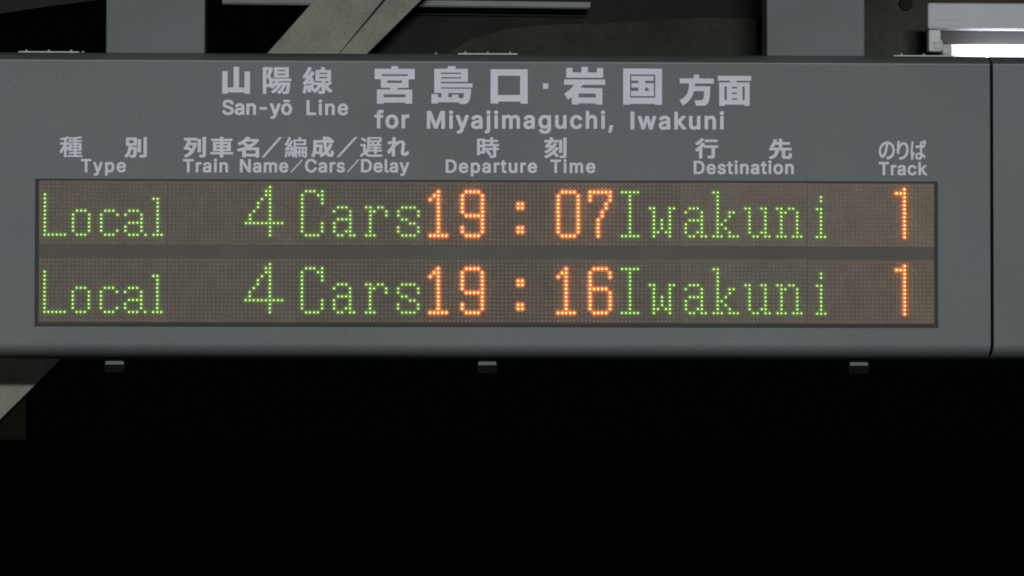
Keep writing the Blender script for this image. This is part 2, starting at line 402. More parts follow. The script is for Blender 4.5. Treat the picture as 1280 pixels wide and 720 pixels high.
# printed header ---------------------------------------------------
GL = json.loads("""
{",":[342,[[58,-215,159,-218,184,-211,191,-205,289,140,289,177,277,193,251,200,117,200,92,193,85,187,79,171,79,151,27,-158,27,-189,34,-205,40,-211]]],"-":[826,[[198,345,618,343,643,349,656,371,655,495,643,511,618,518,205,518,180,511,167,489,167,371,178,350]]],"A":[875,[[20,3,156,0,187,11,204,39,273,245,285,258,594,256,675,29,687,11,718,0,847,0,872,6,879,13,885,29,885,49,869,101,554,956,532,994,506,1000,362,1000,336,994,330,987,-10,54,-11,29,-5,13,2,6],[
347,433,343,436,345,451,434,705,441,698,530,441,522,433]]],"C":[930,[[429,-10,540,-12,596,-2,684,25,741,56,766,75,826,135,850,171,881,232,903,305,902,341,890,358,864,364,741,364,715,358,703,341,680,279,645,232,617,210,571,185,504,168,437,174,375,200,342,222,321,243,281,294,260,336,245,382,233,439,233,480,228,506,233,521,238,593,260,665,291,722,334,771,385,806,421,821,483,833,535,827,581,811,624,784,663,745,686,712,703,660,715,643,741,637,864,637,890,643,902,660,903,691,897,722,881,768,850,830,821,871,772,920,705,966,669,981,596,1002,529,1013,447,1013,339,991,262,960,184,905,131,846,80,758,44,645,32,567,32,433,44,351,75,253,126,160,195,86,251,46,334,9]]],"D":[916,[[99,3,457,0,591,27,633,43,702,80,774,147,814,204,850,281,877,389,877,415,882,430,882,570,872,647,845,734,809,807,756,876,679,937,627,963,581,978,468,1000,107,1000,81,994,75,987,68,971,68,29,79,8],[
272,177,271,822,426,825,468,818,519,803,583,765,615,734,639,698,670,626,687,528,687,472,675,400,655,333,629,286,602,253,555,218,514,197,463,182,416,175]]],"I":[355,[[70,0,285,0,285,1000,70,1000]]],"L":[716,[[99,3,663,0,691,8,702,29,702,147,689,169,663,175,271,178,269,971,258,992,231,1000,107,1000,79,992,68,971,68,29,79,8]]],"M":[1145,[[99,3,225,0,251,6,263,23,267,551,273,544,476,29,493,6,519,0,627,0,653,6,660,13,858,518,875,551,878,23,890,6,916,0,1040,0,1071,11,1078,29,1078,971,1067,992,1040,1000,864,1000,833,989,801,915,576,324,569,327,541,410,313,989,282,1000,107,1000,76,989,68,971,68,29,79,8]]],"N":[954,[[99,3,231,0,256,6,268,23,272,633,284,621,358,497,669,11,700,0,849,0,880,11,888,29,888,971,877,992,849,1000,725,1000,700,994,688,977,684,365,677,369,290,982,277,994,251,1000,107,1000,76,989,68,971,68,29,79,8]]],"P":[810,[[99,3,231,0,256,6,263,13,269,29,272,339,493,340,591,362,638,383,671,405,723,456,737,477,773,554,785,606,785,734,773,786,737,863,694,912,653,947,586,978,483,1000,107,1000,81,994,75,987,68,971,68,29,79,8],[
272,517,272,823,447,825,473,819,524,798,558,765,582,709,588,667,572,600,560,578,529,546,499,527,457,515]]],"S":[814,[[348,-13,464,-16,500,-11,572,6,644,37,708,84,754,146,780,213,786,249,786,332,775,383,749,435,701,489,649,524,582,555,392,609,325,634,294,654,256,698,251,723,261,759,276,780,297,801,325,818,376,834,448,834,505,812,526,798,558,765,571,723,588,696,613,690,732,690,763,701,770,718,770,770,764,796,738,857,714,893,672,935,624,967,562,993,485,1009,443,1009,428,1015,340,1009,237,983,175,952,111,893,86,857,71,826,54,765,54,667,71,610,103,556,139,520,201,480,247,459,438,405,495,385,554,352,572,334,584,311,588,291,584,265,564,229,521,191,490,176,448,164,371,164,330,176,289,196,251,234,236,270,233,296,222,313,196,319,67,319,36,308,28,291,28,255,35,218,66,141,95,100,153,48,201,21,284,-5]]],"T":[818,[[341,3,473,0,500,8,511,29,513,822,761,825,787,831,800,853,800,971,787,994,761,1000,55,1000,30,994,18,977,17,853,30,831,55,825,303,825,310,817,310,29,321,8]]],"a":[710,[[241,-13,336,-15,393,-4,460,23,475,6,501,0,614,0,640,6,652,23,653,559,637,621,621,652,594,690,558,720,511,746,460,762,398,773,305,773,207,751,151,726,115,701,62,642,36,590,36,554,48,537,171,500,213,506,238,546,262,569,310,597,336,603,377,603,398,597,424,582,451,549,460,508,456,497,444,491,249,464,176,447,135,432,104,416,71,389,51,369,26,322,14,276,14,188,26,142,51,90,89,46,125,22,192,-4],[
290,156,249,171,221,193,211,214,210,235,216,255,228,268,269,293,305,303,403,314,450,325,461,322,462,291,451,245,434,217,403,186,357,161,326,155]]],"c":[721,[[325,-12,426,-15,503,2,565,28,601,52,652,104,674,137,701,199,700,235,683,257,575,284,549,284,518,273,494,220,458,184,415,162,374,155,328,167,300,184,261,223,239,266,217,354,217,400,227,457,254,524,268,544,302,577,348,598,415,597,462,572,485,549,518,490,549,480,575,480,678,507,693,516,700,529,700,560,674,622,650,658,601,707,554,736,529,747,420,774,338,774,255,757,194,731,158,707,103,653,79,616,48,555,38,524,21,436,21,323,27,276,48,204,94,117,135,70,194,28,255,2]]],"d":[774,[[310,-12,400,-15,426,-10,482,7,523,33,529,33,544,7,570,1,678,1,704,7,716,24,717,972,704,994,678,1000,565,1000,539,994,532,987,526,972,523,731,482,752,400,774,317,774,225,752,150,709,109,668,74,616,48,560,32,508,21,441,21,323,32,251,58,173,106,94,171,34,225,7],[
343,162,297,186,249,240,222,323,217,354,217,405,223,446,239,498,271,552,292,572,338,597,374,601,405,597,431,587,459,565,494,524,521,446,526,416,526,349,509,271,499,245,474,209,451,187,405,162]]],"e":[736,[[330,-12,436,-15,467,-10,544,12,596,38,663,99,685,132,706,184,705,215,693,231,580,262,554,263,523,253,492,202,462,177,400,155,348,160,281,197,259,220,233,266,223,302,230,310,678,310,704,316,716,333,717,467,711,498,685,586,654,642,606,696,565,726,492,757,415,774,333,774,255,757,183,726,132,686,84,627,48,555,32,503,21,436,21,318,32,251,53,189,94,117,132,73,194,28,240,7],[
230,476,233,498,249,529,271,555,312,587,369,604,410,597,458,570,499,519,511,488,509,477,503,475]]],"f":[462,[[135,3,262,0,287,6,299,23,300,590,308,598,421,599,444,606,455,626,455,734,447,752,416,763,303,765,300,812,312,843,334,860,360,866,416,856,442,862,452,872,481,961,480,1002,470,1018,452,1024,406,1036,287,1036,205,1009,156,971,137,946,116,904,105,858,103,765,9,763,-17,757,-28,740,-29,626,-22,609,9,598,97,598,105,590,105,29,115,8]]],"g":[775,[[315,-272,431,-274,534,-253,575,-237,613,-215,660,-174,705,-97,722,-19,722,733,709,755,683,761,570,761,542,754,529,729,477,755,410,772,307,772,255,760,209,745,152,710,99,656,48,563,32,511,21,444,21,326,32,259,48,207,74,156,103,115,142,76,178,51,255,20,312,9,400,9,431,14,472,26,518,50,526,48,526,12,520,-14,498,-57,456,-88,410,-103,348,-104,322,-98,281,-77,259,-60,216,-9,188,-1,152,-7,70,-54,58,-66,52,-81,52,-107,58,-122,83,-158,130,-205,152,-222,219,-253],[
359,180,333,185,300,202,268,228,244,264,222,331,217,408,233,486,249,522,263,542,295,573,322,590,359,602,389,602,426,590,453,573,494,527,515,481,526,429,526,347,509,280,494,249,472,220,415,185,384,179]]],"h":[748,[[86,3,212,0,238,6,249,23,250,477,262,518,281,549,310,576,356,598,408,598,433,586,475,551,492,513,498,482,498,29,504,13,511,6,536,0,655,0,683,8,694,29,694,518,687,564,672,616,646,667,624,696,600,719,567,741,531,757,459,773,377,773,320,762,253,736,250,971,240,992,212,1000,93,1000,65,992,55,971,55,29,65,8]]],"i":[304,[[86,3,212,0,240,8,251,29,251,734,240,755,212,763,93,763,66,755,55,734,55,29,66,8],[
117,812,181,809,207,815,229,827,251,848,270,884,270,951,251,987,229,1008,207,1019,181,1026,124,1026,99,1019,76,1008,55,987,35,951,34,889,51,853,78,826]]],"j":[304,[[-28,-257,52,-260,103,-249,155,-228,202,-185,233,-129,244,-98,250,-56,250,737,237,759,211,765,93,765,67,759,55,742,54,-26,43,-62,28,-77,10,-85,-21,-85,-46,-91,-58,-108,-59,-232,-48,-252],[
126,809,170,807,232,828,254,850,269,881,269,953,250,990,232,1006,211,1017,170,1028,134,1028,108,1022,67,1002,40,964,33,943,33,892,45,861,72,828]]],"k":[694,[[86,3,212,0,238,6,244,13,250,29,250,266,274,293,280,291,505,6,531,0,681,0,709,8,719,29,719,49,712,67,427,425,431,436,686,696,694,714,694,734,687,750,681,757,655,763,511,763,485,757,253,524,250,971,240,992,212,1000,93,1000,65,992,55,971,55,29,65,8]]],"l":[345,[[209,-2,294,-4,351,7,368,29,369,71,352,148,346,160,315,171,268,167,257,174,250,194,249,977,238,994,212,1001,93,1001,65,993,55,972,55,148,66,101,82,71,114,32,150,12]]],"m":[1112,[[86,3,212,0,238,6,249,23,250,492,262,533,276,554,305,581,356,603,377,602,415,585,445,554,457,523,457,29,467,8,495,0,614,0,639,6,651,23,652,492,659,523,678,559,701,581,753,603,773,603,794,597,835,572,852,549,864,503,865,23,876,6,902,0,1016,0,1043,8,1054,29,1054,570,1043,616,1010,680,980,716,954,736,897,762,815,778,737,773,676,757,619,726,583,694,538,740,495,762,413,778,382,778,320,767,248,735,232,757,207,763,93,763,65,755,55,734,55,29,65,8]]],"n":[747,[[86,3,212,0,238,6,249,23,250,477,262,518,281,549,310,576,356,598,408,598,433,586,475,551,492,513,498,482,498,29,504,13,511,6,536,0,655,0,686,11,694,29,694,518,682,585,672,616,646,667,600,719,567,741,531,757,459,773,377,773,346,768,289,751,248,731,234,755,207,763,93,763,62,752,55,734,55,29,65,8]]],"o":[757,[[325,-12,420,-15,482,-3,544,17,601,52,657,109,705,194,726,261,737,333,737,421,721,519,705,565,657,649,606,701,554,736,498,757,420,774,338,774,255,757,194,731,158,707,103,653,79,616,48,555,38,524,21,436,21,323,27,276,48,204,94,117,135,70,194,28,255,2],[
369,156,317,172,297,186,259,225,239,266,223,318,217,354,217,400,239,493,268,544,302,577,343,597,410,598,464,570,504,524,525,477,535,436,541,364,520,266,492,218,458,184,415,162]]],"p":[774,[[86,-257,212,-260,238,-254,244,-247,250,-232,253,30,299,4,361,-13,475,-13,542,4,603,35,663,88,692,129,723,191,739,237,750,299,750,464,739,521,723,567,692,629,670,662,621,711,557,749,480,771,439,771,413,776,397,771,356,771,310,759,248,728,234,758,207,765,93,765,68,759,56,742,55,-232,65,-252],[
382,158,351,169,318,191,277,242,256,304,245,392,257,464,272,510,292,541,328,577,361,594,382,600,423,600,444,594,482,572,505,548,528,515,543,474,554,423,554,340,548,304,533,258,508,217,471,181,439,164,413,157]]],"r":[472,[[86,3,212,0,238,6,244,13,250,29,252,492,262,523,276,544,297,564,335,586,356,593,413,593,449,588,480,598,487,616,487,745,475,767,449,773,346,773,284,757,248,740,232,757,207,763,93,763,68,757,61,750,55,734,55,29,65,8]]],"s":[665,[[276,-12,382,-15,413,-10,495,12,536,33,583,68,610,101,636,153,647,209,647,251,636,307,605,364,579,390,557,407,505,432,299,486,266,503,241,534,246,560,263,578,284,592,315,604,371,604,397,592,433,557,457,513,485,506,505,506,577,522,619,533,625,539,632,555,632,580,620,616,583,680,552,712,495,747,387,774,299,774,263,768,186,747,155,731,119,707,86,673,56,616,44,575,44,498,56,452,83,403,114,372,186,332,392,278,430,256,445,230,445,220,435,199,420,184,392,167,351,155,309,155,273,167,237,192,220,220,206,258,181,268,165,269,62,247,42,242,30,230,24,215,24,189,40,137,72,84,103,52,129,33,170,12,243,-8]]],"t":[415,[[259,-5,354,-7,380,-2,416,9,429,31,429,62,413,140,403,155,396,162,370,168,303,164,276,186,269,217,269,588,277,596,375,596,406,606,414,624,414,737,403,758,380,765,271,768,269,902,257,924,231,931,117,931,92,924,80,907,77,768,4,765,-17,759,-28,742,-29,624,-17,602,9,596,71,596,79,588,79,155,90,114,112,71,154,30,195,9]]],"u":[748,[[281,-7,372,-9,444,7,495,33,500,33,516,7,542,1,655,1,681,7,687,14,694,30,694,735,681,757,655,764,536,764,511,757,499,741,498,297,486,251,462,210,428,183,387,166,341,166,302,184,272,215,252,267,250,735,244,751,238,757,212,764,93,764,68,757,61,751,55,735,55,236,66,174,92,112,114,79,145,48,181,23,217,7]]],"w":[1034,[[242,3,363,0,389,6,401,18,511,400,518,410,609,90,636,11,667,0,786,0,813,8,828,34,839,65,1029,693,1030,734,1023,752,992,763,873,763,847,757,837,747,810,662,730,369,724,358,627,714,605,757,580,763,456,763,425,752,413,729,312,360,305,363,205,729,193,752,162,763,39,763,11,755,0,734,6,688,176,126,212,18,224,6]]],"y":[710,[[114,-262,204,-264,256,-253,297,-237,338,-208,381,-154,412,-92,706,676,717,712,717,738,704,760,678,766,555,766,529,760,519,750,371,341,354,308,189,755,158,766,29,766,3,760,-3,753,-9,738,-8,707,248,37,226,-35,210,-63,191,-81,173,-89,106,-84,81,-90,69,-107,47,-190,48,-231,55,-243,70,-253]]],"ō":[757,[[325,-12,420,-15,482,-3,544,17,601,52,657,109,705,194,726,261,737,333,737,421,721,519,705,565,657,649,606,701,554,736,498,757,420,774,338,774,255,757,194,731,158,707,103,653,79,616,48,555,38,524,21,436,21,323,27,276,48,204,94,117,135,70,194,28,255,2],[
369,156,317,172,297,186,259,225,239,266,223,318,217,354,217,400,239,493,268,544,302,577,343,597,410,598,464,570,504,524,525,477,535,436,541,364,520,266,492,218,458,184,415,162],[
196,838,554,835,580,842,593,864,592,972,580,989,554,995,204,995,178,989,165,967,165,864,176,843]]],"の":[0,[[529,2,553,0,686,33,796,89,877,157,940,247,955,279,988,376,993,440,1000,484,1000,532,996,544,989,629,981,661,937,773,877,859,797,926,770,943,664,987,638,988,568,1000,498,1000,373,979,252,923,153,843,79,747,60,709,19,608,0,480,4,388,7,376,7,351,15,319,30,267,60,207,81,175,114,139,167,105,211,96,248,96,292,105,349,143,399,201,437,267,485,380,525,508,551,612,577,753,589,845,594,851,601,851,653,838,728,797,790,733,826,673,848,604,853,588,853,560,860,516,848,420,823,351,811,330,776,279,719,226,645,182,572,157,502,145,483,145,472,139,467,127,468,98,519,10],[
219,266,197,281,170,315,155,347,140,408,136,472,143,512,143,532,174,620,228,709,302,781,388,830,436,843,443,842,445,825,418,677,385,540,348,428,304,331,276,291,244,266]]],"ば":[0,[[52,2,94,0,105,4,145,4,157,9,162,28,158,43,158,92,163,114,239,354,235,373,228,380,193,407,182,412,167,412,156,406,132,346,127,341,125,346,125,459,129,470,129,504,132,515,132,541,136,552,143,631,173,811,194,897,191,916,175,925,72,933,60,927,55,908,52,837,15,594,15,571,7,526,7,493,4,481,4,429,0,418,0,298,4,287,4,242,7,230,11,170,30,62,41,17,45,6],[
515,6,535,4,546,7,602,11,662,36,699,69,720,103,735,155,738,184,791,148,861,84,874,79,889,79,900,84,945,155,948,174,944,190,852,265,811,291,740,328,737,331,732,358,729,493,725,504,726,609,734,614,804,618,889,630,908,639,912,657,912,732,908,751,900,756,881,757,852,749,749,734,727,734,721,740,725,758,725,863,729,897,734,906,750,878,788,773,795,762,808,757,826,757,874,772,886,781,889,796,882,822,834,938,823,961,815,965,793,966,741,951,733,946,727,925,716,929,609,929,597,923,592,904,592,875,596,863,594,724,447,723,436,727,326,730,315,725,313,721,309,706,309,635,314,616,322,611,355,610,366,607,462,607,473,603,591,607,596,601,600,444,603,433,602,369,554,367,543,371,521,371,510,367,476,367,432,359,388,344,343,316,311,281,291,242,283,197,283,170,291,125,311,87,346,51,399,23,447,11],[
480,128,436,143,406,178,406,204,421,228,454,250,499,262,550,262,594,254,609,247,611,212,606,185,594,161,576,142,539,127],[
912,792,933,790,981,806,996,815,1000,833,982,886,934,991,922,999,900,1000,844,980,839,961,843,942,879,867,902,800]]],"り":[0,[[264,2,313,0,484,30,645,78,676,89,792,149,863,206,916,259,979,377,995,491,1000,502,1000,561,995,572,990,649,952,748,890,833,821,886,754,915,723,926,640,938,557,938,490,929,376,893,298,849,275,829,231,801,238,847,275,958,274,983,267,991,251,996,205,996,189,1000,85,1000,70,995,62,983,57,925,16,711,10,645,5,634,5,590,0,579,0,443,5,432,10,355,17,325,23,317,39,312,127,312,142,316,189,316,206,322,212,333,212,369,207,381,207,461,234,550,265,605,328,682,378,726,431,763,505,797,573,809,624,804,676,782,699,767,735,733,761,689,781,634,793,586,795,531,776,410,719,318,653,263,614,236,495,185,350,148,225,132,205,128,188,119,181,108,182,86,256,6]]],"れ":[0,[[245,2,326,0,351,5,362,14,367,50,363,62,363,110,360,122,360,488,440,574,504,629,572,672,597,684,619,689,633,688,649,679,659,667,667,647,667,572,631,273,631,177,647,114,658,92,683,65,719,45,762,36,809,36,830,40,866,49,894,61,941,89,970,112,993,137,1000,165,985,269,970,282,948,285,919,278,871,229,823,200,798,196,790,205,783,221,782,269,785,281,789,357,818,592,818,683,802,747,780,784,751,808,708,828,640,837,569,824,519,804,415,740,413,747,416,759,412,779,389,811,385,823,392,898,402,958,398,982,386,991,336,1000,275,1000,250,995,239,986,236,966,242,886,238,875,236,806,222,801,204,801,165,793,64,789,39,784,28,775,23,751,30,671,35,647,39,642,72,633,222,657,227,651,227,635,223,600,198,556,75,367,6,269,0,241,3,221,56,141,64,136,86,133,107,136,118,144,192,265,211,290,213,221,209,209,209,38,217,10,225,5]]],"先":[0,[[82,0,109,3,219,53,291,107,321,140,351,178,391,258,413,334,425,414,429,428,434,430,554,428,556,127,567,76,589,47,616,32,670,20,867,20,922,32,944,43,953,51,966,69,982,105,996,181,996,218,1000,240,996,261,984,270,954,278,918,299,896,301,874,299,859,287,854,265,854,207,851,196,851,174,839,152,707,152,705,425,710,430,944,430,969,435,981,443,985,465,985,526,980,550,969,556,944,561,579,561,574,566,576,708,871,710,896,714,908,722,913,744,913,806,905,831,896,836,871,840,576,842,574,966,569,987,554,996,532,1000,466,1000,441,996,430,989,424,966,424,846,419,840,329,842,352,926,347,947,342,952,328,959,251,975,219,970,206,962,190,907,150,795,121,733,60,635,57,617,62,597,113,571,121,563,55,561,29,556,20,552,13,526,13,465,17,443,33,434,55,430,270,430,274,428,275,417,271,388,252,323,220,258,180,211,165,196,106,155,29,124,3,109,0,91,4,71,29,45,53,7,62,3],[
193,561,191,566,231,621,277,708,423,708,423,562]]],"列":[0,[[89,4,113,0,136,3,226,50,258,69,352,145,427,232,494,345,555,501,592,675,589,697,569,709,505,724,493,721,305,722,304,730,321,784,327,813,331,818,580,819,614,827,620,831,621,842,623,287,628,265,640,257,667,252,734,252,761,257,772,264,778,287,778,853,770,878,761,883,734,887,667,887,633,879,626,875,625,864,623,915,619,936,606,945,580,949,49,949,23,945,11,938,6,915,6,853,14,828,23,823,49,819,166,819,171,813,140,715,99,617,50,530,3,468,0,450,3,432,75,373,98,370,121,373,130,377,145,396,151,397,224,345,280,298,271,282,247,254,182,196,121,155,41,117,33,109,30,91,33,73,54,47,75,13],[
755,11,863,9,930,21,964,35,977,47,988,62,995,87,1000,109,1000,966,995,987,983,996,957,1000,889,1000,863,996,850,987,846,966,846,145,840,140,734,140,708,135,696,127,692,109,695,91,705,69,718,25,734,13],[
358,427,267,491,241,506,222,507,218,512,256,592,422,592,412,548,381,465,366,432]]],"別":[0,[[725,2,807,0,818,4,866,4,928,15,965,33,981,49,992,71,1000,107,1000,966,996,987,983,996,958,1000,892,1000,866,996,854,987,850,966,850,143,844,138,705,138,679,133,668,126,663,107,666,89,693,13,705,4],[
68,5,92,2,114,4,123,9,174,60,214,114,254,194,269,234,295,324,304,379,312,388,412,386,406,277,402,266,402,237,394,183,386,147,378,132,279,130,261,134,235,130,222,121,219,100,223,82,236,49,241,20,253,12,305,4,389,4,440,11,459,15,490,31,506,47,518,67,538,143,545,190,545,216,549,226,552,313,556,324,556,375,560,386,560,444,563,455,563,484,559,505,547,514,521,518,330,518,325,524,325,545,330,571,334,572,514,572,539,577,552,585,556,607,556,937,552,958,539,967,514,971,106,971,81,967,69,958,64,937,64,607,69,585,81,577,106,572,172,572,178,567,178,556,174,545,171,480,156,389,140,324,111,245,62,163,24,125,2,96,0,82,4,62,29,43,53,16],[
626,259,697,257,723,262,735,270,739,292,739,861,732,886,723,891,697,895,631,895,606,891,593,882,589,861,589,292,597,266,606,262],[
213,700,213,843,404,842,404,700]]],"刻":[0,[[72,2,112,1,192,41,283,96,405,186,443,154,490,108,536,57,553,45,591,45,633,77,661,105,663,119,661,134,568,224,515,268,507,281,557,339,623,428,642,461,644,476,641,492,622,503,565,525,523,526,511,521,452,432,430,406,388,358,298,276,216,215,162,181,124,159,17,107,12,101,8,86,12,68,57,13],[
722,2,835,0,846,4,892,4,918,8,933,12,965,28,987,48,992,61,1000,94,1000,954,995,972,983,981,876,982,860,972,856,954,856,127,851,119,846,118,747,118,736,121,702,121,689,116,683,97,685,83,699,57,712,9],[
76,233,112,232,139,243,215,288,300,347,333,375,407,443,454,493,512,568,566,653,573,678,570,693,565,698,489,723,454,724,439,717,414,671,378,622,264,618,261,619,264,628,314,684,359,746,367,750,637,751,649,759,654,778,654,840,646,862,633,868,428,868,423,873,398,928,361,987,344,999,306,1000,238,981,225,972,221,958,225,939,262,877,260,869,21,868,6,860,0,840,0,778,5,759,10,754,21,750,183,748,182,741,146,695,106,649,64,612,35,597,31,579,59,497,74,489,112,489,169,500,271,506,241,474,154,409,82,365,20,333,16,318,20,300,67,239],[
677,256,785,254,800,261,806,281,806,847,800,867,785,875,679,874,666,866,662,847,662,281,666,263]]],"名":[0,[[273,2,353,0,382,4,395,13,400,49,406,54,827,54,833,49,838,13,851,4,880,0,953,0,982,4,994,11,1000,34,1000,451,995,473,982,481,953,486,637,487,649,498,726,545,778,583,880,674,938,741,987,813,992,835,987,857,979,864,924,894,896,899,884,895,561,895,558,897,560,904,579,926,584,937,584,966,578,975,565,981,480,996,455,1000,431,996,408,984,378,942,331,893,257,832,200,792,124,747,31,703,25,683,29,661,92,602,124,595,153,599,235,641,247,644,255,627,347,567,392,531,333,504,231,468,100,432,18,416,5,408,0,386,5,364,36,321,42,306,59,294,88,290,112,293,222,322,231,321,233,34,241,9,251,4],[
402,182,402,357,831,357,831,182],[
545,609,414,698,382,717,364,719,414,761,422,764,744,763,722,737,671,692,571,621]]],"成":[0,[[74,4,97,0,115,2,126,6,134,15,170,80,199,160,208,200,212,200,214,196,218,167,230,159,255,154,373,154,434,169,461,192,475,218,487,269,490,338,494,348,494,410,497,421,497,537,501,548,501,584,497,606,485,614,460,619,244,620,242,690,248,695,517,695,521,693,525,679,530,613,548,486,566,392,590,301,542,249,493,207,427,159,373,128,365,120,363,102,365,83,400,47,422,18,431,13,452,11,481,17,542,57,587,91,650,145,689,89,718,60,747,39,786,21,855,13,901,21,939,40,963,73,981,127,993,185,996,240,1000,250,995,285,987,291,955,307,923,331,901,334,880,331,871,327,868,323,860,279,856,203,845,160,840,156,829,162,807,185,785,218,761,272,820,363,881,483,927,606,930,624,927,642,905,654,844,670,822,673,801,669,792,664,782,650,766,599,737,530,704,467,680,603,673,690,679,695,952,695,977,700,988,708,993,730,993,795,987,818,977,825,934,831,932,842,935,853,931,871,919,884,837,941,743,992,722,996,697,992,664,966,655,991,646,996,621,1000,553,1000,528,996,516,987,512,966,513,831,133,829,108,825,99,820,92,795,92,446,88,436,88,385,84,374,81,323,66,243,48,189,37,160,3,98,0,80,5,58,41,33],[
226,283,224,290,235,352,239,465,244,486,352,487,354,443,350,432,350,363,346,352,346,319,339,287,330,281,262,281,251,285],[
664,831,662,882,668,887,718,858,753,831]]],"時":[0,[[600,2,728,0,740,4,770,4,792,8,831,24,848,41,857,57,865,87,866,372,976,375,984,383,989,398,989,457,984,472,976,481,866,483,865,557,871,563,987,564,995,572,1000,587,1000,646,995,661,983,670,728,672,727,761,732,767,942,767,951,776,955,791,955,850,951,865,938,874,728,875,727,976,722,991,710,1000,605,1000,597,996,588,976,588,880,582,874,380,874,365,861,362,909,358,922,346,930,13,929,5,920,0,906,0,143,5,128,17,119,122,119,130,128,134,139,135,198,140,204,350,204,359,213,363,228,365,372,448,374,456,372,453,369,395,333,391,320,394,309,436,263,474,214,512,157,528,128,541,119,579,119,642,159,647,165,651,180,636,213,616,244,567,307,508,372,721,374,727,369,727,117,721,111,582,111,575,107,570,102,566,87,583,46,593,9],[
137,316,136,517,227,517,227,317],[365,483,363,557,369,563,721,563,727,557,727,487,721,481],[137,627,136,820,227,821,227,628],[
365,672,365,780,380,767,587,765,586,672]]],"種":[0,[[195,2,296,0,307,5,309,10,311,402,353,340,366,335,392,335,410,346,413,321,421,316,619,315,625,309,625,267,619,261,414,261,403,256,401,251,403,176,414,171,619,171,625,165,624,111,355,108,346,99,346,29,355,20,987,19,999,25,1000,99,991,108,748,109,743,115,743,165,748,171,954,171,965,176,967,181,967,251,958,260,748,261,743,267,743,309,748,315,947,315,958,320,960,325,958,679,947,685,748,685,743,691,743,730,748,735,969,735,980,741,982,815,972,824,748,825,743,831,744,882,884,899,965,914,976,920,978,932,973,944,933,994,921,1000,884,1000,811,984,737,977,726,973,704,973,693,969,428,949,421,953,384,995,373,1000,351,1000,248,962,123,930,31,914,16,905,15,889,21,881,38,831,46,826,75,825,178,844,186,843,188,839,186,709,35,708,23,702,24,616,35,611,164,611,168,605,139,527,98,442,62,375,1,290,0,278,39,204,50,198,79,199,90,207,139,282,186,369,188,10],[
528,402,528,462,624,461,623,402],[744,402,744,462,844,461,844,402],[406,459,310,562,311,610,411,609,412,465,410,458],[528,542,528,602,624,601,623,542],[
744,542,744,602,844,601,844,542],[
436,686,433,702,421,708,310,710,311,874,399,900,405,874,421,864,513,864,524,868,583,868,594,872,624,870,625,831,619,825,384,825,373,820,371,745,381,736,624,733,625,691,619,685]]],"線":[0,[[561,2,639,0,650,4,669,4,716,16,731,26,743,39,751,54,759,88,760,199,817,129,845,101,873,76,907,53,926,49,948,53,996,114,1000,129,993,144,922,194,880,237,845,285,856,299,944,373,973,403,977,416,974,427,955,448,918,478,907,479,940,486,945,491,949,506,949,864,945,879,940,884,918,888,731,888,728,890,730,901,754,950,757,961,753,974,742,981,650,1000,628,995,624,991,607,927,592,889,460,888,436,882,428,864,428,506,433,491,438,486,460,481,628,481,634,476,634,431,628,425,592,435,423,433,405,429,396,435,351,591,346,596,324,601,309,597,298,599,398,767,403,782,398,797,331,839,313,841,295,839,218,703,195,698,178,700,263,849,307,950,300,968,273,981,236,995,218,999,195,995,183,979,153,901,116,826,75,756,31,692,4,674,0,659,26,584,34,575,67,575,85,581,133,590,140,588,142,584,62,479,39,457,12,440,7,424,33,345,38,340,60,337,126,354,284,381,292,375,295,349,262,339,243,325,225,328,151,313,78,326,56,321,47,297,43,252,24,147,0,65,4,50,8,46,49,33,67,23,85,21,107,26,134,121,155,238,159,238,161,233,164,181,168,170,172,80,176,65,181,61,203,57,262,68,276,72,281,76,285,99,282,110,282,144,278,155,273,229,277,222,277,211,281,207,298,138,324,131,339,133,338,121,341,110,386,57,405,53,427,57,489,101,522,131,546,159,567,185,600,237,632,302,633,110,544,108,522,104,517,99,515,88,536,17,544,5],[
401,182,396,188,384,241,354,330,390,342,401,333,423,328,511,327,512,323,497,293,467,247,412,187],[
790,387,778,409,759,461,760,480,889,479,878,478,836,427,801,392],[210,470,207,472,210,481,247,529,254,529,266,491,266,479],[
555,583,553,632,559,638,816,638,821,632,821,588,816,582],[
555,736,553,782,559,787,816,787,821,782,821,741,816,735]]],"編":[0,[[862,2,927,0,953,5,974,13,995,39,1000,62,999,517,987,526,509,526,504,532,504,596,509,602,953,602,963,615,962,870,950,880,763,881,712,991,700,1000,677,1000,614,984,605,976,605,968,626,930,645,885,644,881,407,878,399,867,399,476,396,464,394,400,372,483,342,577,330,586,300,586,278,579,271,581,357,724,387,780,384,791,364,807,319,834,293,834,284,825,245,746,215,694,203,688,156,686,216,791,272,904,291,953,282,966,263,977,215,995,192,995,180,983,141,882,85,769,39,692,28,678,6,665,0,656,23,588,35,576,58,575,147,593,152,592,152,588,60,461,37,438,13,425,7,415,31,348,43,335,65,335,95,345,136,353,274,376,294,374,299,340,297,336,252,323,241,307,229,312,207,312,159,304,151,298,95,308,65,308,58,305,49,288,41,216,26,137,10,77,1,55,1,43,17,31,69,11,88,12,100,24,131,145,151,265,157,250,164,171,168,160,172,66,188,53,215,53,263,64,269,73,269,111,265,122,265,152,261,164,257,216,250,254,252,265,260,246,272,205,288,130,300,120,323,120,343,126,342,115,325,70,325,62,334,53,394,16,416,16,425,24,461,130,465,12,476,4,547,4,556,9,560,17,560,212,565,218,614,218,619,212,621,45,632,38,700,38,709,51,709,212,715,218,756,218,761,212,762,51,774,41,845,41,850,36,855,9],[
856,80,854,212,860,218,897,218,903,212,903,85,897,79],[368,212,334,318,338,323,386,336,388,318,381,284,377,242],[562,306,561,442,618,442,618,306],[
711,306,710,442,759,442,760,306],[856,306,854,438,860,444,897,444,903,438,903,310,897,305],[
185,456,185,462,248,544,268,483,270,468,259,462,241,462,200,455],[
